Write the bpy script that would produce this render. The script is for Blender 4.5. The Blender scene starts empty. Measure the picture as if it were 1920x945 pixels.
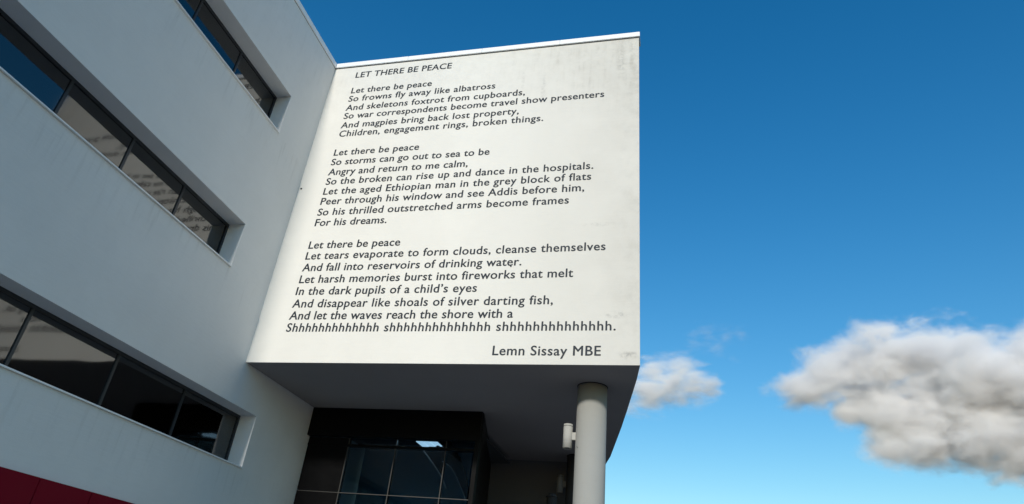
import bpy, bmesh, math, random
from mathutils import Vector, Matrix
random.seed(7)
S = bpy.context.scene
R = math.radians

# ---------------------------------------------------------------- camera
CR = Vector((0.9717, 0.2177, 0.0918)); CU = Vector((0.0316, -0.5046, 0.8628)); CF = Vector((-0.2341, 0.8354, 0.4972))
FPX = 1257.47
CL = Vector((10.807, -14.3867, 1.6))
cam = bpy.data.cameras.new('camera'); cam.sensor_width = 36; cam.lens = FPX / 1920 * 36
cam.clip_start = 0.1; cam.clip_end = 60000
co = bpy.data.objects.new('camera', cam); S.collection.objects.link(co)
CF.normalize(); CR = (CR - CF * CR.dot(CF)).normalized(); CU = CR.cross(CF)
m3 = Matrix((CR, CU, -CF)).transposed()
co.matrix_world = Matrix.Translation(CL) @ m3.to_4x4()
S.camera = co

# ---------------------------------------------------------------- light
SUN_EL, SUN_AZ = 22.0, 180.35          # azimuth from +Y, clockwise
w = bpy.data.worlds.new('World'); S.world = w; w.use_nodes = True
nt = w.node_tree; bg = nt.nodes['Background']
sky = nt.nodes.new('ShaderNodeTexSky'); sky.sky_type = 'NISHITA'; sky.sun_disc = False
sky.sun_elevation = R(SUN_EL); sky.sun_rotation = R(SUN_AZ); sky.altitude = 300
sky.air_density = 1.6; sky.dust_density = 0.3; sky.ozone_density = 4.0
hs = nt.nodes.new('ShaderNodeHueSaturation'); hs.inputs['Saturation'].default_value = 1.38
gm = nt.nodes.new('ShaderNodeGamma'); gm.inputs[1].default_value = 1.04
nt.links.new(sky.outputs[0], hs.inputs['Color']); nt.links.new(hs.outputs[0], gm.inputs[0]); nt.links.new(gm.outputs[0], bg.inputs[0])
bg.inputs[1].default_value = 0.134
sl = bpy.data.lights.new('sun', 'SUN'); sl.energy = 3.1; sl.angle = R(5); sl.color = (1, 0.945, 0.86)
so = bpy.data.objects.new('sun', sl); S.collection.objects.link(so)
az, el = R(SUN_AZ), R(SUN_EL)
tosun = Vector((math.sin(az) * math.cos(el), math.cos(az) * math.cos(el), math.sin(el)))
so.rotation_euler = tosun.to_track_quat('Z', 'Y').to_euler()
so.location = tosun * 60
S.view_settings.view_transform = 'Standard'; S.view_settings.look = 'None'
S.view_settings.exposure = 0.0; S.view_settings.gamma = 1.0
S.cycles.volume_bounces = 8; S.cycles.max_bounces = 10; S.cycles.volume_max_steps = 256

# ---------------------------------------------------------------- helpers
col = S.collection

def mat(name, base, rough=0.6, metal=0.0, spec=0.5):
    m = bpy.data.materials.new(name); m.use_nodes = True
    b = m.node_tree.nodes['Principled BSDF']
    b.inputs['Base Color'].default_value = (*base, 1); b.inputs['Roughness'].default_value = rough
    b.inputs['Metallic'].default_value = metal; b.inputs['Specular IOR Level'].default_value = spec
    return m

def N(m, t, **kw):
    n = m.node_tree.nodes.new(t)
    for k, v in kw.items():
        if k in n.inputs.keys(): n.inputs[k].default_value = v
        else: setattr(n, k, v)
    return n

def L(m, a, b): m.node_tree.links.new(a, b)

def math_(m, op, a, b=None, c=None, clamp=False):
    n = m.node_tree.nodes.new('ShaderNodeMath'); n.operation = op; n.use_clamp = clamp
    for i, v in enumerate((a, b, c)):
        if v is None: continue
        if isinstance(v, (int, float)): n.inputs[i].default_value = v
        else: L(m, v, n.inputs[i])
    return n.outputs[0]

def noise(m, vec, scale, detail=4, rough=0.55, stretch=None):
    if stretch:
        mp = N(m, 'ShaderNodeMapping'); mp.inputs['Scale'].default_value = stretch
        L(m, vec, mp.inputs[0]); vec = mp.outputs[0]
    n = N(m, 'ShaderNodeTexNoise', Scale=scale, Detail=detail, Roughness=rough)
    L(m, vec, n.inputs['Vector']); return n.outputs[0]

def ramp(m, v, lo, hi):
    n = N(m, 'ShaderNodeMapRange', interpolation_type='SMOOTHSTEP'); n.clamp = True
    n.inputs[1].default_value = lo; n.inputs[2].default_value = hi
    L(m, v, n.inputs[0]); return n.outputs[0]

def mixc(m, f, a, b, mode='MIX'):
    n = N(m, 'ShaderNodeMix', data_type='RGBA', blend_type=mode)
    for i, v in ((0, f), (6, a), (7, b)):
        if isinstance(v, (int, float)): n.inputs[i].default_value = v
        elif isinstance(v, tuple): n.inputs[i].default_value = (*v, 1)
        else: L(m, v, n.inputs[i])
    return n.outputs[2]

def link(name, me, mt, parent=None, loc=None, smooth=False):
    o = bpy.data.objects.new(name, me); col.objects.link(o)
    if mt and not me.materials: me.materials.append(mt)
    if parent: o.parent = parent
    if loc: o.location = loc
    if smooth:
        for p in me.polygons: p.use_smooth = True
    return o

def from_bm(name, bm, mt, parent=None, loc=None, smooth=False, normals=True):
    if normals: bmesh.ops.recalc_face_normals(bm, faces=bm.faces)
    me = bpy.data.meshes.new(name); bm.to_mesh(me); bm.free()
    return link(name, me, mt, parent, loc, smooth)

def box(bm, x0, x1, y0, y1, z0, z1):
    v = [bm.verts.new((x, y, z)) for z in (z0, z1) for x, y in ((x0, y0), (x1, y0), (x1, y1), (x0, y1))]
    for f in ((0, 3, 2, 1), (4, 5, 6, 7), (0, 1, 5, 4), (1, 2, 6, 5), (2, 3, 7, 6), (3, 0, 4, 7)):
        bm.faces.new([v[i] for i in f])
    return v

def boxo(name, d, mt, parent=None, bevel=0.0):
    bm = bmesh.new(); box(bm, *d)
    if bevel: bmesh.ops.bevel(bm, geom=bm.edges[:], offset=bevel, segments=2, affect='EDGES')
    return from_bm(name, bm, mt, parent)

def cyl(bm, cx, cy, z0, z1, r, seg=40, cap=True, r1=None):
    r1 = r if r1 is None else r1
    a = [bm.verts.new((cx + r * math.cos(2 * math.pi * i / seg), cy + r * math.sin(2 * math.pi * i / seg), z0)) for i in range(seg)]
    b = [bm.verts.new((cx + r1 * math.cos(2 * math.pi * i / seg), cy + r1 * math.sin(2 * math.pi * i / seg), z1)) for i in range(seg)]
    for i in range(seg):
        f = bm.faces.new((a[i], a[(i + 1) % seg], b[(i + 1) % seg], b[i])); f.smooth = True
    if cap: bm.faces.new(a[::-1]); bm.faces.new(b)

def prism(bm, pts, z0, z1):
    a = [bm.verts.new((x, y, z0)) for x, y in pts]; b = [bm.verts.new((x, y, z1)) for x, y in pts]
    n = len(pts)
    for i in range(n): bm.faces.new((a[i], a[(i + 1) % n], b[(i + 1) % n], b[i]))
    bm.faces.new(a[::-1]); bm.faces.new(b)

def thing(name, label, cat, loc=(0, 0, 0), group=None):
    o = bpy.data.objects.new(name, None); col.objects.link(o); o.location = loc
    o.empty_display_size = .2
    o['label'] = label; o['category'] = cat
    if group: o['group'] = group
    return o

# ---------------------------------------------------------------- materials
def render_mat(name, base, grime_falloff=0.0, right=False):
    m = mat(name, base, 0.9, spec=0.2); b = m.node_tree.nodes['Principled BSDF']
    g = N(m, 'ShaderNodeNewGeometry').outputs['Position']
    big = noise(m, g, 0.55, 5, 0.6); mid = noise(m, g, 3.0, 6, 0.65); fine = noise(m, g, 60, 3, 0.7)
    trow = noise(m, g, 2.2, 5, 0.6, (1.0, 1.0, 7.0))
    strk = noise(m, g, 3.0, 5, 0.6, (2.4, 2.4, 0.22))
    c = mixc(m, ramp(m, big, .35, .7), tuple(v * .955 for v in base), base)
    c = mixc(m, math_(m, 'MULTIPLY', ramp(m, mid, .45, .75), .10), c, tuple(v * .82 for v in base))
    c = mixc(m, math_(m, 'MULTIPLY', ramp(m, trow, .5, .8), .14), c, tuple(v * .80 for v in base))
    c = mixc(m, math_(m, 'MULTIPLY', ramp(m, fine, .45, .75), .16), c, tuple(v * .72 for v in base))
    if grime_falloff:
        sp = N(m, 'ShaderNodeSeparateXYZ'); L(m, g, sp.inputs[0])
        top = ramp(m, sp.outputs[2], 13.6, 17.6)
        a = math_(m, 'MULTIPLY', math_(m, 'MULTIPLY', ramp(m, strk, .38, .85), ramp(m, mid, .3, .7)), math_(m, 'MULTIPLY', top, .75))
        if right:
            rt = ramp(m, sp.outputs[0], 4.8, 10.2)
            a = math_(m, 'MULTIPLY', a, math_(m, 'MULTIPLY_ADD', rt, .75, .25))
            r2 = math_(m, 'MULTIPLY', rt, math_(m, 'MULTIPLY_ADD', ramp(m, big, .3, .7), .5, .5))  # broad darkening to the right: vignette falloff painted in with real dirt
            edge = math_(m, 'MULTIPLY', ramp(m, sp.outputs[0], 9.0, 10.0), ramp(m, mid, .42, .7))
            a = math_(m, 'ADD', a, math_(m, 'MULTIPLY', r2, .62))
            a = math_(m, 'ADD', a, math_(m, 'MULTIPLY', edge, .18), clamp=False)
            tp = math_(m, 'MULTIPLY', ramp(m, sp.outputs[2], 14.2, 17.6), math_(m, 'MULTIPLY_ADD', ramp(m, mid, .3, .7), .6, .4))  # falloff and dirt also put into the colour towards the top
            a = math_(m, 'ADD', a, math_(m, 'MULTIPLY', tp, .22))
        else:
            for zs_ in (13.37, 8.98, 4.68):      # drips that start under each sill
                b1 = math_(m, 'MULTIPLY', ramp(m, sp.outputs[2], zs_ - 1.3, zs_), math_(m, 'LESS_THAN', sp.outputs[2], zs_))
                a = math_(m, 'ADD', a, math_(m, 'MULTIPLY', b1, math_(m, 'MULTIPLY', ramp(m, strk, .5, .8), .9)))
        c = mixc(m, math_(m, 'MULTIPLY', a, grime_falloff, clamp=True), c, tuple(v * k for v, k in zip(base, (.52, .51, .49))))
        if right:                       # separate soiled patches, each at its own place
            for x, z, rx, rz, s in ((9.45, 8.36, .42, .13, .55), (9.75, 7.36, .32, .13, .7), (9.5, 16.6, .2, .9, .4),
                                    (9.0, 10.9, .7, .10, .25), (7.2, 15.8, .1, .8, .3), (6.55, 16.2, .08, .6, .25)):
                dx = math_(m, 'DIVIDE', math_(m, 'SUBTRACT', sp.outputs[0], x), rx)
                dz = math_(m, 'DIVIDE', math_(m, 'SUBTRACT', sp.outputs[2], z), rz)
                d = math_(m, 'SQRT', math_(m, 'ADD', math_(m, 'MULTIPLY', dx, dx), math_(m, 'MULTIPLY', dz, dz)))
                k = math_(m, 'SUBTRACT', 1.0, ramp(m, d, .1, 1.0))
                k = math_(m, 'MULTIPLY', math_(m, 'MULTIPLY', k, ramp(m, noise(m, g, 9, 6, .7), .40, .68)), s)
                c = mixc(m, k, c, (.24, .235, .22))
    L(m, c, b.inputs['Base Color'])
    bp = N(m, 'ShaderNodeBump', Strength=0.25, Distance=0.01)
    h = math_(m, 'ADD', fine, math_(m, 'MULTIPLY', trow, 1.2))
    L(m, h, bp.inputs['Height']); L(m, bp.outputs[0], b.inputs['Normal'])
    return m

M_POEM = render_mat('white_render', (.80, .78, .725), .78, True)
M_WING = render_mat('white_render_wing', (.79, .785, .765), .35)
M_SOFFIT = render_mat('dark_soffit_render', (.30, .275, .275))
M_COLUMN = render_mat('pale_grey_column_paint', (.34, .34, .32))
M_COPING = mat('white_coated_metal', (.86, .87, .88), .35)
M_GAP = mat('shadow_gap_metal', (.03, .045, .05), .5)
M_LETTER = mat('charcoal_letter_vinyl', (.018, .026, .036), .6, spec=.25)
M_FRAME = mat('dark_grey_aluminium', (.035, .04, .048), .4, .3)
M_MULL = mat('satin_aluminium', (.045, .043, .04), .5, .2)
M_BLACK = mat('black_gloss_panel', (.004, .004, .0045), .35, spec=.06)
M_JOINT = mat('black_sealant', (.004, .004, .004), .9)
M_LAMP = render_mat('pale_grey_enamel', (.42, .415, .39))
M_RED = mat('dark_red_panel', (.20, .003, .016), .5, spec=.05)
M_GROUND = mat('asphalt', (.05, .05, .052), .9)
M_PAVE = mat('concrete_paving', (.20, .195, .185), .9)
for m in (M_GROUND, M_PAVE):
    b = m.node_tree.nodes['Principled BSDF']; g = N(m, 'ShaderNodeNewGeometry').outputs['Position']
    c0 = tuple(b.inputs['Base Color'].default_value)[:3]
    L(m, mixc(m, noise(m, g, 4, 6, .7), tuple(v * .6 for v in c0), tuple(v * 1.3 for v in c0)), b.inputs['Base Color'])
for m in (M_COPING, M_RED, M_BLACK):
    b = m.node_tree.nodes['Principled BSDF']; g = N(m, 'ShaderNodeNewGeometry').outputs['Position']
    L(m, math_(m, 'MULTIPLY_ADD', noise(m, g, 5, 5, .6), .3, .2), b.inputs['Roughness'])

def glass_mat(name, tint, ior=1.5, refl=1.0, wav=0.0, rough=.015):
    m = bpy.data.materials.new(name); m.use_nodes = True; t = m.node_tree; t.nodes.clear()
    out = N(m, 'ShaderNodeOutputMaterial'); tr = N(m, 'ShaderNodeBsdfTransparent'); tr.inputs[0].default_value = (*tint, 1)
    gl = N(m, 'ShaderNodeBsdfGlossy'); gl.inputs['Roughness'].default_value = rough
    gl.inputs[0].default_value = (refl, refl, refl, 1)
    fr = N(m, 'ShaderNodeFresnel', IOR=ior); mx = N(m, 'ShaderNodeMixShader')
    if wav:
        g = N(m, 'ShaderNodeNewGeometry').outputs['Position']
        bp = N(m, 'ShaderNodeBump', Strength=wav, Distance=0.02); L(m, noise(m, g, .9, 1, .4), bp.inputs['Height'])
        L(m, bp.outputs[0], gl.inputs['Normal'])
    L(m, fr.outputs[0], mx.inputs[0]); L(m, tr.outputs[0], mx.inputs[1]); L(m, gl.outputs[0], mx.inputs[2])
    L(m, mx.outputs[0], out.inputs[0]); return m
M_GLASS = glass_mat('tinted_window_glass', (.25, .33, .38), 2.3, .8, .35, .05)
M_BAYGLASS = glass_mat('dark_bay_glass', (.55, .70, .80), 1.35, .7)

# ---------------------------------------------------------------- setting
ZB, ZT = 7.118, 17.485                 # underside of the upper storeys, top of the rendered wall
o = boxo('ground', (-3000, 3000, -3000, 9000, -.5, 0), M_GROUND); o['kind'] = 'structure'
bm = bmesh.new()
prism(bm, [(-40, -13.4), (26, -13.4), (26, 40), (-40, 40)], .004, .12)
o = from_bm('pavement', bm, M_PAVE); o['kind'] = 'structure'

# ---------------------------------------------------------------- building
bld = thing('building', 'white rendered building with a poem lettered on its overhanging upper wall', 'building', (0, 0, .12))
class P:                                # parts are given in world coordinates
    off = Vector((0, 0, -.12))
def part(o): o.location = o.location + P.off; return o

curve = [(10.0, .03), (9.87, .95), (9.72, 1.85), (9.46, 3.4), (9.2, 4.9), (8.95, 6.25), (8.55, 8.4), (8.22, 9.76), (7.65, 11.7), (6.9, 13.8), (6.0, 16.0)]
# upper wall that carries the poem
bm = bmesh.new(); box(bm, 0.0, 10.0, 0, .03, ZB, ZT)
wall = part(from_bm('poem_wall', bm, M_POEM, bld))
wall['label'] = 'off-white rendered wall lettered with a poem in charcoal capitals and small letters'
# curved flank of the upper storeys
bm = bmesh.new()
inner = [(x - .3, y) for x, y in curve]
prism(bm, curve + inner[::-1], ZB + .002, ZT)
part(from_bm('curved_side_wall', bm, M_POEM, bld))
# soffit
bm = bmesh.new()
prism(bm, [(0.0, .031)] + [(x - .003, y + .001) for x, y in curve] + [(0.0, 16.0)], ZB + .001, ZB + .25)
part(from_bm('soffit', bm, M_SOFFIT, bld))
# roof
bm = bmesh.new(); prism(bm, [(-12.6, -12.65), (-.02, -12.65), (-.02, .2)] + [(x - .35, min(y + .2, 15.9)) for x, y in curve] + [(-12.6, 15.9)], 17.0, 17.2)
part(from_bm('roof', bm, M_GROUND, bld))
# back wall beneath the soffit
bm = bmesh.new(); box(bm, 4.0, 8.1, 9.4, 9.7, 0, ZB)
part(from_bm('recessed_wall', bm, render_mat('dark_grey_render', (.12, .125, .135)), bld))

# wing wall in the plane x = 0, facing +x, with three ribbon openings
Y0, Y1 = -13.0, 16.0
BANDS = [(13.37, 14.79, -1.6), (8.98, 10.27, -1.68), (4.68, 6.03, 1.08)]    # z0, z1, y of the right-hand jamb
DEP = .5; ZW = 17.506
YL = -12.3
ys = sorted({Y0, YL, -1.6, -1.68, 1.08, Y1}); zs = sorted({0, ZW} | {z for b_ in BANDS for z in b_[:2]})
bm = bmesh.new()
def hole(y, z): return any(b_[0] < z < b_[1] and YL < y < b_[2] for b_ in BANDS)
vc = {}
def V(x, y, z):
    k = (round(x, 4), round(y, 4), round(z, 4))
    if k not in vc: vc[k] = bm.verts.new(k)
    return vc[k]
for i in range(len(ys) - 1):
    for j in range(len(zs) - 1):
        a, b2, c, d = ys[i], ys[i + 1], zs[j], zs[j + 1]
        if hole((a + b2) / 2, (c + d) / 2): continue
        bm.faces.new((V(0, a, c), V(0, b2, c), V(0, b2, d), V(0, a, d)))
for z0, z1, yj in BANDS:
    for q in (((YL, z0), (yj, z0)), ((yj, z0), (yj, z1)), ((yj, z1), (YL, z1)), ((YL, z1), (YL, z0))):
        (a, c), (b2, d) = q
        vs = [bm.verts.new(p) for p in ((0, a, c), (-DEP, a, c), (-DEP, b2, d), (0, b2, d))]
        bm.faces.new(vs)
box(bm, -13, 0 - .9, Y0, Y0 + .3, 0, ZW); box(bm, -.9, 0, Y0 + .001, Y0 + .3, 0, ZW)
box(bm, -13, -12.7, Y0 + .3, Y1, 0, ZT); box(bm, -12.7, -.001, Y1, Y1 + .3, 0, ZT)
wing = part(from_bm('wing_wall', bm, M_WING, bld, normals=False))
wing['label'] = 'shaded grey-white side wall with long ribbon windows'

# ribbon windows: frame, panes, dark room behind
def room_mat(): 
    m = mat('dim_interior_paint', (.05, .055, .06), .9); return m
M_ROOM = room_mat()
M_BLIND = mat('grey_blind_fabric', (.16, .16, .15), .9)
for wi, (z0, z1, yj) in enumerate(BANDS):
    xg = -DEP
    win = part(boxo('ribbon_window', (xg - 3.2, xg - .02, YL - .3, yj + .3, z0 - .5, z0 - .45), M_ROOM, bld))
    win['label'] = ('highest ribbon window near the parapet', 'middle ribbon window of the side wall', 'lowest ribbon window running in under the overhang')[wi]
    bm = bmesh.new(); t = .07
    box(bm, xg - .06, xg + .03, YL, yj, z1 - t, z1 - .001); box(bm, xg - .06, xg + .03, YL, yj, z0 + .001, z0 + t)
    box(bm, xg - .06, xg + .03, yj - t, yj - .001, z0 + t, z1 - t); box(bm, xg - .06, xg + .03, YL + .001, YL + t, z0 + t, z1 - t)
    from_bm('window_frame', bm, M_FRAME, win)
    boxo('sill', (xg + .03, .05, YL + .01, yj - .01, z0 + .004, z0 + .035), M_COPING, win, .004)
    n = 6; y = yj - t; step = (yj - YL - 2 * t) / n; pane_me = mul_me = None
    for k in range(n):
        if k == 0:
            pane = boxo('pane', (xg - .012, xg, y - step + .03, y - .03, z0 + t, z1 - t), M_GLASS, win); pane_me = pane.data
        else:
            pane = link('pane', pane_me, None, win, (0, -step * k, 0))
        if k:
            if mul_me is None:
                mu = boxo('mullion', (xg - .05, xg + .025, -.03, .03, z0 + t, z1 - t), M_FRAME, win); mul_me = mu.data; mu.location.y = y - step * k
            else: link('mullion', mul_me, None, win, (0, y - step * k, 0))
    # room shell behind the glass
    bm = bmesh.new()
    box(bm, xg - 3.4, xg - 3.2, YL - .3, yj + .3, z0 - .45, z1 + .5)
    box(bm, xg - 3.2, xg - .07, YL - .3, yj + .3, z1 + .45, z1 + .5)
    box(bm, xg - 3.2, xg - .07, yj + .28, yj + .4, z0 - .45, z1 + .45)
    box(bm, xg - .1, xg - .07, YL - .3, yj + .3, z1, z1 + .45)
    box(bm, xg - .1, xg - .07, YL - .3, yj + .3, z0 - .45, z0)
    from_bm('room_lining', bm, M_ROOM, win)
for o in list(bld.children):            # children of windows already in world coordinates relative to the moved window
    pass

# copings, in lengths with open joints
def coping(x0, x1, y0, y1):
    bm = bmesh.new(); box(bm, x0, x1, y0, y1, 17.517, 17.70)
    bmesh.ops.bevel(bm, geom=bm.edges[:], offset=.008, segments=2, affect='EDGES')
    return part(from_bm('coping', bm, M_COPING, bld))
xs = [.04, 2.6, 5.1, 7.6, 10.03]
for a, b2 in zip(xs, xs[1:]): coping(a + .003, b2 - .003, -.05, .38)
yy = [-13.05, -9.8, -6.5, -3.2, .38]
for a, b2 in zip(yy, yy[1:]): coping(-.38, .035, a + .003, b2 - .003)
part(boxo('shadow_gap', (.012, 9.99, -.008, .3, ZT + .008, 17.517), M_GAP, bld))
part(boxo('shadow_gap', (-.3, .006, -13.0, .3, ZW, 17.517), M_GAP, bld))

# red cladding low on the wing
y = -12.9
while y < -.9:
    part(boxo('red_panel', (.003, .06, y, y + 1.19, 2.2, 3.25), M_RED, bld, .006)); y += 1.2

# columns
def column(cx, cy, mt, label):
    bm = bmesh.new(); r = .36
    cyl(bm, 0, 0, .12, ZB - .018, r, 56)
    c = part(from_bm('column', bm, mt, bld, (cx, cy, 0))); c['label'] = label
    bm = bmesh.new(); cyl(bm, 0, 0, ZB - .018, ZB, r + .012, 56)
    from_bm('joint', bm, M_JOINT, c)
    bm = bmesh.new(); cyl(bm, 0, 0, .12, .22, r + .05, 56)
    from_bm('base_collar', bm, mt, c)
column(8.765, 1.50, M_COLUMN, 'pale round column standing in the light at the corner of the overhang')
M_COLD = render_mat('shaded_column_paint', (.07, .075, .085))  # darker copy of the column paint, rear shade put into the colour
column(7.45, 8.55, M_COLD, 'round column with shade put into its paint, behind the front one')

# ---------------------------------------------------------------- glazed bay under the overhang
bay = part(boxo('glazed_bay', (0.012, 5.36, 3.75, 3.93, 6.29, ZB), M_BLACK, bld))
bay['label'] = 'black framed glazed bay under the overhang'
bx = [.012, 1.33, 2.825, 4.352, 5.25]
# right return of the bay, leaning back along the recess
bm = bmesh.new(); prism(bm, [(5.361, 3.75), (5.361, 3.95), (4.21, 9.39), (4.0, 9.39), (5.24, 3.95), (5.24, 3.75)], .12, 6.289)
from_bm('return_panel', bm, M_BLACK, bay)
bm = bmesh.new(); prism(bm, [(5.362, 3.95), (4.21, 9.395), (4.05, 9.395), (5.2, 3.95)], 6.291, ZB)
from_bm('return_fascia', bm, M_BLACK, bay)
rows = [.12, .72, 2.05, 3.39, 4.73, 6.06, 6.29]
for i in range(4):
    for j in range(6):
        a, b2, c, d = bx[i] + .012, bx[i + 1] - .012, rows[j] + .014, rows[j + 1] - .014
        if j == 5: c += .02
        if j == 4: d -= .02
        if i == 0:
            boxo('spandrel_panel', (a, b2, 3.90, 3.93, c, d), M_BLACK, bay)
        else:
            boxo('pane', (a, b2, 3.945, 3.955, c, d), M_BAYGLASS, bay)
for x in bx[1:4]:
    boxo('mullion', (x - .010, x + .010, 3.915, 4.06, .12, 6.289), M_MULL, bay)
for z in rows[1:5]:
    boxo('transom', (bx[0], bx[4] - .012, 3.922, 4.05, z - .009, z + .009), M_MULL, bay)
boxo('transom', (bx[0], bx[4] - .012, 3.90, 4.05, 6.03, 6.095), M_BLACK, bay)

# inside the bay
M_IN = mat('teal_grey_interior_wall', (.09, .20, .27), .9)
boxo('interior_wall', (.1, 4.55, 7.6, 7.7, .16, 6.86), M_IN, bay)
boxo('interior_ceiling', (.1, 5.0, 4.1, 8.9, 6.86, 6.9), M_ROOM, bay)
boxo('interior_floor', (.1, 4.6, 4.1, 8.9, .122, .16), M_ROOM, bay)

M_EMIT = mat('reflection_glow', (.8, .82, .84)); b = M_EMIT.node_tree.nodes['Principled BSDF']
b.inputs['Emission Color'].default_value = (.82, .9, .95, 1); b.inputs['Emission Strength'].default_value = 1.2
lt = thing('bright_reflection', 'bright glass reflection built as three glowing tiles behind the top of the dark bay', 'reflection stand-in', (3.35, 5.22, 6.86))  # glowing panel added to stand in for a bright reflection in the glass
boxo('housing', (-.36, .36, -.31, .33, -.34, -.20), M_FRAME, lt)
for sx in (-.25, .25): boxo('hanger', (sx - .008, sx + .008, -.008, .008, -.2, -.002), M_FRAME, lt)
for k in range(3): boxo('bright_tile', (-.34 + .235 * k, -.125 + .235 * k, -.28, .30 - .05 * k, -.36, -.341), M_EMIT, lt)
bm = bmesh.new(); bmesh.ops.create_uvsphere(bm, u_segments=16, v_segments=8, radius=.055, matrix=Matrix.Translation((.24, .12, -.375)) @ Matrix.Diagonal((1, 1, .5, 1)))
from_bm('dark_spot', bm, M_FRAME, lt)  # dark spot within that reflection, added as a small ball

def ribbon(name, pts, wid, y0, y1, mt, parent):
    bm = bmesh.new(); fr = []
    n = len(pts)
    for i, (x, z) in enumerate(pts):
        a = Vector(pts[max(i - 1, 0)]); b2 = Vector(pts[min(i + 1, n - 1)]); t = (b2 - a).normalized(); nn = Vector((-t.y, t.x)) * wid / 2
        fr.append([bm.verts.new((x + s * nn.x, yv, z + s * nn.y)) for s, yv in ((1, y0), (-1, y0), (-1, y1), (1, y1))])
    for p, q in zip(fr, fr[1:]):
        for k in range(4): bm.faces.new((p[k], p[(k + 1) % 4], q[(k + 1) % 4], q[k]))
    bm.faces.new(fr[0][::-1]); bm.faces.new(fr[-1])
    return from_bm(name, bm, mt, parent)
def smoothpts(p, n=6):
    out = []
    for i in range(len(p) - 1):
        p0 = p[max(i - 1, 0)]; p1 = p[i]; p2 = p[i + 1]; p3 = p[min(i + 2, len(p) - 1)]
        for k in range(n):
            t = k / n
            out.append(tuple(.5 * ((2 * p1[a]) + (-p0[a] + p2[a]) * t + (2 * p0[a] - 5 * p1[a] + 4 * p2[a] - p3[a]) * t * t + (-p0[a] + 3 * p1[a] - 3 * p2[a] + p3[a]) * t ** 3) for a in (0, 1)))
    out.append(p[-1]); return out
reflection = thing('curved_reflection', 'window reflection built as a black curving shape with thin pale edge strips behind the bay glass', 'staircase', (3.7, 5.6, .16))  # solid shape added in place of a curved reflection in the bay glass
base = Vector((3.7, 5.6, .16))
def rel(p): return [(x - base.x, z + 1.6 - base.z) for x, z in p]
Lp = smoothpts([(2.95, 5.05), (3.05, 4.8), (3.22, 4.62), (3.67, 4.13), (3.95, 3.7)])
P2 = smoothpts([(3.70, 4.50), (3.81, 4.45), (4.0, 4.33), (4.2, 4.08), (4.44, 3.7), (4.62, 3.37)])
Rp = smoothpts([(3.80, 5.2), (3.95, 5.03), (4.25, 4.6), (4.42, 4.29), (4.56, 3.9), (4.66, 3.6), (4.91, 3.2), (5.0, 2.8)])
mid = [((a[0] + b2[0]) / 2, (a[1] + b2[1]) / 2) for a, b2 in zip(P2, Rp[::max(1, len(Rp) // len(P2))])]
bm = bmesh.new()
Lr, Rr = rel(Lp), rel(Rp)
poly = Lr[:19] + rel([(3.74, 4.32)]) + rel(P2[3:]) + Rr[::-1]
fa = [bm.verts.new((x, 0, z)) for x, z in poly]; fb = [bm.verts.new((x, .18, z)) for x, z in poly]
for i in range(len(poly)): bm.faces.new((fa[i], fa[(i + 1) % len(poly)], fb[(i + 1) % len(poly)], fb[i]))
bm.faces.new(fa[::-1]); bm.faces.new(fb)
bmesh.ops.triangulate(bm, faces=[f for f in bm.faces if len(f.verts) > 4])
from_bm('dark_curve', bm, M_BLACK, reflection)
M_STRIP = mat('pale_edge_strip', (.35, .33, .32), .5)
ribbon('edge_strip', rel(Lp), .035, -.02, .05, M_STRIP, reflection)
ribbon('edge_strip', rel(P2), .025, -.02, .05, M_STRIP, reflection)
boxo('dark_upright', (.55, .75, .02, .16, 0, 3.3), M_BLACK, reflection)

# ---------------------------------------------------------------- wall lamps
def lamp(cx, cy, cz, xcol, mt, label, h=.57, r=.112):
    t = thing('wall_lamp', label, 'wall lamp', (cx, cy, cz), 'up and down lamps fixed to the columns')
    bm = bmesh.new(); cyl(bm, 0, 0, -h / 2, h / 2, r, 32, cap=False)
    cyl(bm, 0, 0, -h / 2, h / 2, r - .012, 32, cap=False)
    a = [v for v in bm.verts]
    for zi, z in ((0, -h / 2), (1, h / 2)):
        o_ = sorted([v for v in a[:64] if abs(v.co.z - z) < 1e-5], key=lambda v: math.atan2(v.co.y, v.co.x))
        i_ = sorted([v for v in a[64:] if abs(v.co.z - z) < 1e-5], key=lambda v: math.atan2(v.co.y, v.co.x))
        for k in range(32): bm.faces.new((o_[k], o_[(k + 1) % 32], i_[(k + 1) % 32], i_[k]))
    from_bm('housing', bm, mt, t)
    bm = bmesh.new(); cyl(bm, 0, 0, h / 2 - .03, h / 2 - .024, r - .013, 32); cyl(bm, 0, 0, -h / 2 + .024, -h / 2 + .03, r - .013, 32)
    from_bm('lens', bm, M_FRAME, t)
    boxo('bracket', (r - .01, xcol - cx, -.045, .045, -.09, .09), mt, t, .006)
    bm = bmesh.new(); cyl(bm, 0, 0, h / 2 - .055, h / 2 - .045, r + .003, 32, cap=False)
    from_bm('trim_ring', bm, M_MULL, t)
lamp(8.215, 1.50, 5.885, 8.44, M_LAMP, 'pale cylindrical wall lamp fixed to the sunlit front column')
cv = bpy.data.curves.new('cable', 'CURVE'); cv.dimensions = '3D'; cv.bevel_depth = .006; cv.bevel_resolution = 2
sp_ = cv.splines.new('BEZIER'); sp_.bezier_points.add(2)
for q, (px_, py_, pz_) in zip(sp_.bezier_points, ((8.42, 1.44, 5.80), (8.445, 1.36, 5.66), (8.50, 1.24, 5.56))):
    q.co = (px_, py_, pz_); q.handle_left_type = q.handle_right_type = 'AUTO'
cb = bpy.data.objects.new('cable', cv); col.objects.link(cb)
vl0 = bpy.context.view_layer; vl0.update(); cme = bpy.data.meshes.new_from_object(cb.evaluated_get(bpy.context.evaluated_depsgraph_get()))
bpy.data.objects.remove(cb)
for o in bpy.data.objects:
    if o.name == 'wall_lamp': cme.transform(Matrix.Translation(-o.location)); link('cable', cme, M_FRAME, o)
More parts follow.
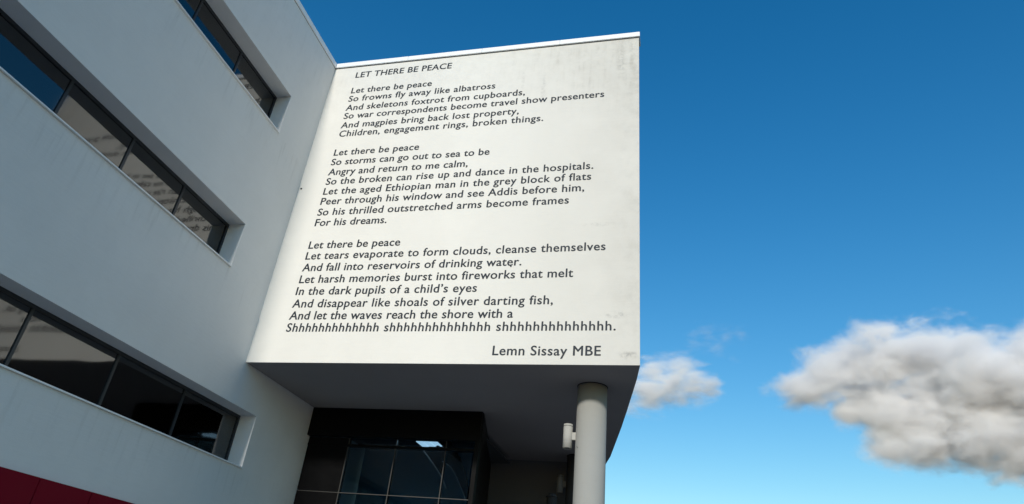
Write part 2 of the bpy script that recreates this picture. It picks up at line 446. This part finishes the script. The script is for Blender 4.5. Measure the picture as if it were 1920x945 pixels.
M_LAMPD = render_mat('shaded_enamel', (.20, .205, .21))  # lamp enamel again, darkened to carry the shade at the back
lamp(6.885, 8.55, 6.19, 7.12, M_LAMPD, 'cylindrical wall lamp with shade put into its colour on the shaded rear column')
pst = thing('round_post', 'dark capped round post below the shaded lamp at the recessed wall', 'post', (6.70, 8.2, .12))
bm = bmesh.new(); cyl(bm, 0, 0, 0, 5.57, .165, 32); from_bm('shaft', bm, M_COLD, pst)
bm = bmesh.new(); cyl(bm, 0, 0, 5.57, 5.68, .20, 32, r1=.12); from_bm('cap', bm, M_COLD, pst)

# ---------------------------------------------------------------- the poem
h_ = 'h'
LINES = [  # text, left edge, width, baseline height
 ('LET THERE BE PEACE', .84, 3.311, 15.40),
 ('Let there be peace', .84, 2.752, 14.715), ('So frowns fly away like albatross', .826, 4.870, 14.358),
 ('And skeletons foxtrot from cupboards,', .822, 5.83, 13.98), ('So war correspondents become travel show presenters', .83, 8.180, 13.634),
 ('And magpies bring back lost property,', .826, 5.702, 13.255), ('Children, engagement rings, broken things.', .845, 6.435, 12.909),
 ('Let there be peace', .85, 2.749, 12.17), ('So storms can go out to sea to be', .846, 4.953, 11.806), ('Angry and return to me calm,', .846, 4.356, 11.43),
 ('So the broken can rise up and dance in the hospitals.', .855, 7.922, 11.08), ('Let the aged Ethiopian man in the grey block of flats', .862, 7.870, 10.722),
 ('Peer through his window and see Addis before him,', .866, 7.694, 10.366), ('So his thrilled outstretched arms become frames', .866, 7.302, 9.988), ('For his dreams.', .878, 2.201, 9.629),
 ('Let there be peace', .88, 2.738, 8.88), ('Let tears evaporate to form clouds, cleanse themselves', .882, 8.280, 8.53), ('And fall into reservoirs of drinking water.', .884, 6.166, 8.16),
 ('Let harsh memories burst into fireworks that melt', .892, 7.493, 7.793), ('In the dark pupils of a child\u2019s eyes', .890, 5.070, 7.433), ('And disappear like shoals of silver darting fish,', .893, 7.034, 7.06),
 ('And let the waves reach the shore with a', .901, 6.064, 6.71), ('S' + h_ * 13 + ' s' + h_ * 14 + ' s' + h_ * 14 + '.', .912, 8.532, 6.364),
 ('Lemn Sissay MBE', 6.563, 2.553, 5.74)]
CAP = .236
fc = bpy.data.curves.new('lettering', 'FONT'); fc.resolution_u = 4; fc.body = 'H'; fc.size = 1; fc.fill_mode = 'BOTH'
fo = bpy.data.objects.new('lettering', fc); col.objects.link(fo)
vl = bpy.context.view_layer
def dims():
    vl.update(); bb = fo.evaluated_get(bpy.context.evaluated_depsgraph_get()).bound_box
    return min(v[0] for v in bb), max(v[0] for v in bb), max(v[1] for v in bb)
fc.size = CAP / dims()[2]
for txt, x0, wd, z in LINES:
    fc.extrude = 0; fc.offset = 0; fc.body = txt; fc.space_word = 1.0
    fc.space_character = 1.0; a, b2, _ = dims(); w1 = b2 - a
    fc.space_character = 1.2; a, b2, _ = dims(); w2 = b2 - a
    fc.space_character = 1 + .2 * (wd - w1) / (w2 - w1)
    a, b2, _ = dims()
    fc.extrude = .0015
    vl.update()
    me = bpy.data.meshes.new_from_object(fo.evaluated_get(bpy.context.evaluated_depsgraph_get()))
    bm = bmesh.new()                    # strokes thickened by two slightly shifted layers
    for dx, dy, dz in ((-.0065, 0, 0), (.0065, .002, .0003), (0, .0055, .0006), (0, -.002, -.0003)):
        m2 = me.copy(); m2.transform(Matrix.Translation((dx, dy, dz))); bm.from_mesh(m2); bpy.data.meshes.remove(m2)
    bm.to_mesh(me); bm.free()
    me.transform(Matrix.Translation((x0 - a, -.0035, z + 1.6)) @ Matrix.Rotation(math.pi / 2, 4, 'X'))
    me.materials.clear()
    pl = link('poem_line', me, M_LETTER, wall)
    pl['label'] = 'last short line at the lower right of the lettering' if 'MBE' in txt else 'lettering that reads: ' + (txt if txt[1] != 'h' or txt[2] != 'h' else 'a long drawn-out hush of repeated letters')
bpy.data.objects.remove(fo)
# small marks on the wall: two fixings and a spall
bm = bmesh.new()
for x, z, r in ((.083, 12.591, .03), (6.787, 9.742, .022)): 
    bmesh.ops.create_icosphere(bm, subdivisions=2, radius=r, matrix=Matrix.Translation((x, -.004, z)))
from_bm('fixing', bm, M_FRAME, wall)['kind'] = 'stuff'

# ---------------------------------------------------------------- clouds
def ray(px, py): return (CF + CR * ((px - 960) / FPX) - CU * ((py - 472.5) / FPX)).normalized()
def cloud(name, label, D, blobs, dens, albedo, nscale, namp, thr, gain, stretch=(1, 1, 1), aniso=.0, fine_amp=.4):
    unit = D / FPX * 100
    cx = sum(b_[0] for b_ in blobs) / len(blobs); cy = sum(b_[1] for b_ in blobs) / len(blobs)
    org = CL + ray(cx, cy) * D
    m = bpy.data.materials.new(name + '_vapour'); m.use_nodes = True; m.node_tree.nodes.clear()
    out = N(m, 'ShaderNodeOutputMaterial'); pv = N(m, 'ShaderNodeVolumePrincipled')
    pv.inputs['Color'].default_value = (*albedo, 1); pv.inputs['Anisotropy'].default_value = aniso
    tc = N(m, 'ShaderNodeTexCoord').outputs['Object']
    fld = None; bm = bmesh.new()
    for (px, py, r, off) in blobs:
        c = (CL + ray(px, py) * (D + off * unit / 100) - org) / unit; rr = r / 100
        vs = N(m, 'ShaderNodeVectorMath', operation='DISTANCE'); L(m, tc, vs.inputs[0]); vs.inputs[1].default_value = c
        v = math_(m, 'MULTIPLY_ADD', vs.outputs['Value'], -1 / rr, 1.0)
        v = math_(m, 'MAXIMUM', v, -1.0)
        fld = v if fld is None else math_(m, 'SMOOTH_MAX', fld, v, .25)
        bmesh.ops.create_icosphere(bm, subdivisions=3, radius=rr * 1.3, matrix=Matrix.Translation(c))
    n1 = noise(m, tc, nscale, 8, .60, stretch)
    n1.node.inputs['Distortion'].default_value = .35
    n2 = math_(m, 'MULTIPLY', math_(m, 'SUBTRACT', n1, .5), namp * 2)
    n3 = math_(m, 'MULTIPLY', math_(m, 'SUBTRACT', noise(m, tc, nscale * 4.3, 6, .68, stretch), .5), namp * fine_amp)
    v = math_(m, 'ADD', math_(m, 'ADD', fld, n3), n2); v = math_(m, 'SUBTRACT', v, thr)
    v = math_(m, 'MULTIPLY', v, gain, clamp=True)
    v = math_(m, 'MULTIPLY', math_(m, 'MULTIPLY', v, v), dens)
    L(m, v, pv.inputs['Density']); L(m, pv.outputs[0], out.inputs['Volume'])
    m.cycles.volume_step_rate = 0.6
    me = bpy.data.meshes.new(name); bm.to_mesh(me); bm.free()
    o = bpy.data.objects.new(name, me); col.objects.link(o)
    md = o.modifiers.new('r', 'REMESH'); md.mode = 'VOXEL'; md.voxel_size = .08
    vl.update(); me2 = bpy.data.meshes.new_from_object(o.evaluated_get(bpy.context.evaluated_depsgraph_get()))
    o.modifiers.clear(); o.data = me2; me2.materials.append(m)
    o.location = org; o.scale = (unit,) * 3
    o['label'] = label; o['category'] = 'cloud'
    return o
cloud('cloud', 'large grey-bellied cumulus cloud low at the right', 3000, [
    (1502, 728, 54, 0), (1545, 700, 66, 0), (1600, 688, 70, 20), (1665, 676, 78, 0), (1745, 684, 88, 10), (1830, 705, 94, -10), (1920, 718, 105, 0), (2010, 755, 120, 0),
    (1630, 750, 60, 60), (1665, 762, 80, 0), (1745, 775, 95, 20), (1830, 790, 100, 0), (1910, 805, 105, 10), (2000, 835, 100, 0),
    (1665, 822, 56, 0), (1735, 822, 60, -10), (1835, 852, 48, 0), (1905, 856, 52, 10), (1590, 780, 36, 0)],
    .055, (.986, .986, .991), 1.55, .9, .14, 1.6, (1, 1, 1.6), -.25, .5)
cloud('cloud', 'small bright wispy cloud just right of the overhang edge', 3600, [
    (1215, 730, 60, 0), (1260, 717, 62, 0), (1298, 722, 54, 0), (1230, 702, 50, 10), (1275, 694, 44, 0), (1326, 728, 34, 0), (1280, 748, 26, 0), (1170, 720, 60, 0)],
    .034, (1, 1, 1), 2.0, 1.0, .16, 1.1, (1, 1, 3.4), -.25, .5)
cloud('cloud', 'faint thin wisp of cloud high between the two larger clouds', 4000, [
    (1300, 636, 30, 0), (1330, 628, 36, 0), (1360, 630, 34, 0), (1386, 628, 26, 0), (1350, 652, 26, 0), (1376, 676, 22, 0)],
    .004, (1, 1, 1), 2.2, 1.5, .32, 1.1, (1, 1, 4.0), -.2, .5)
cloud('cloud', 'tiny lone cloud puff left of the large grey cloud', 3600, [(1436, 728, 16, 0), (1442, 723, 13, 0)],
    .005, (.99, .99, .99), 5.0, 1.2, .1, 1.6, (1, 1, 2.2), -.2)
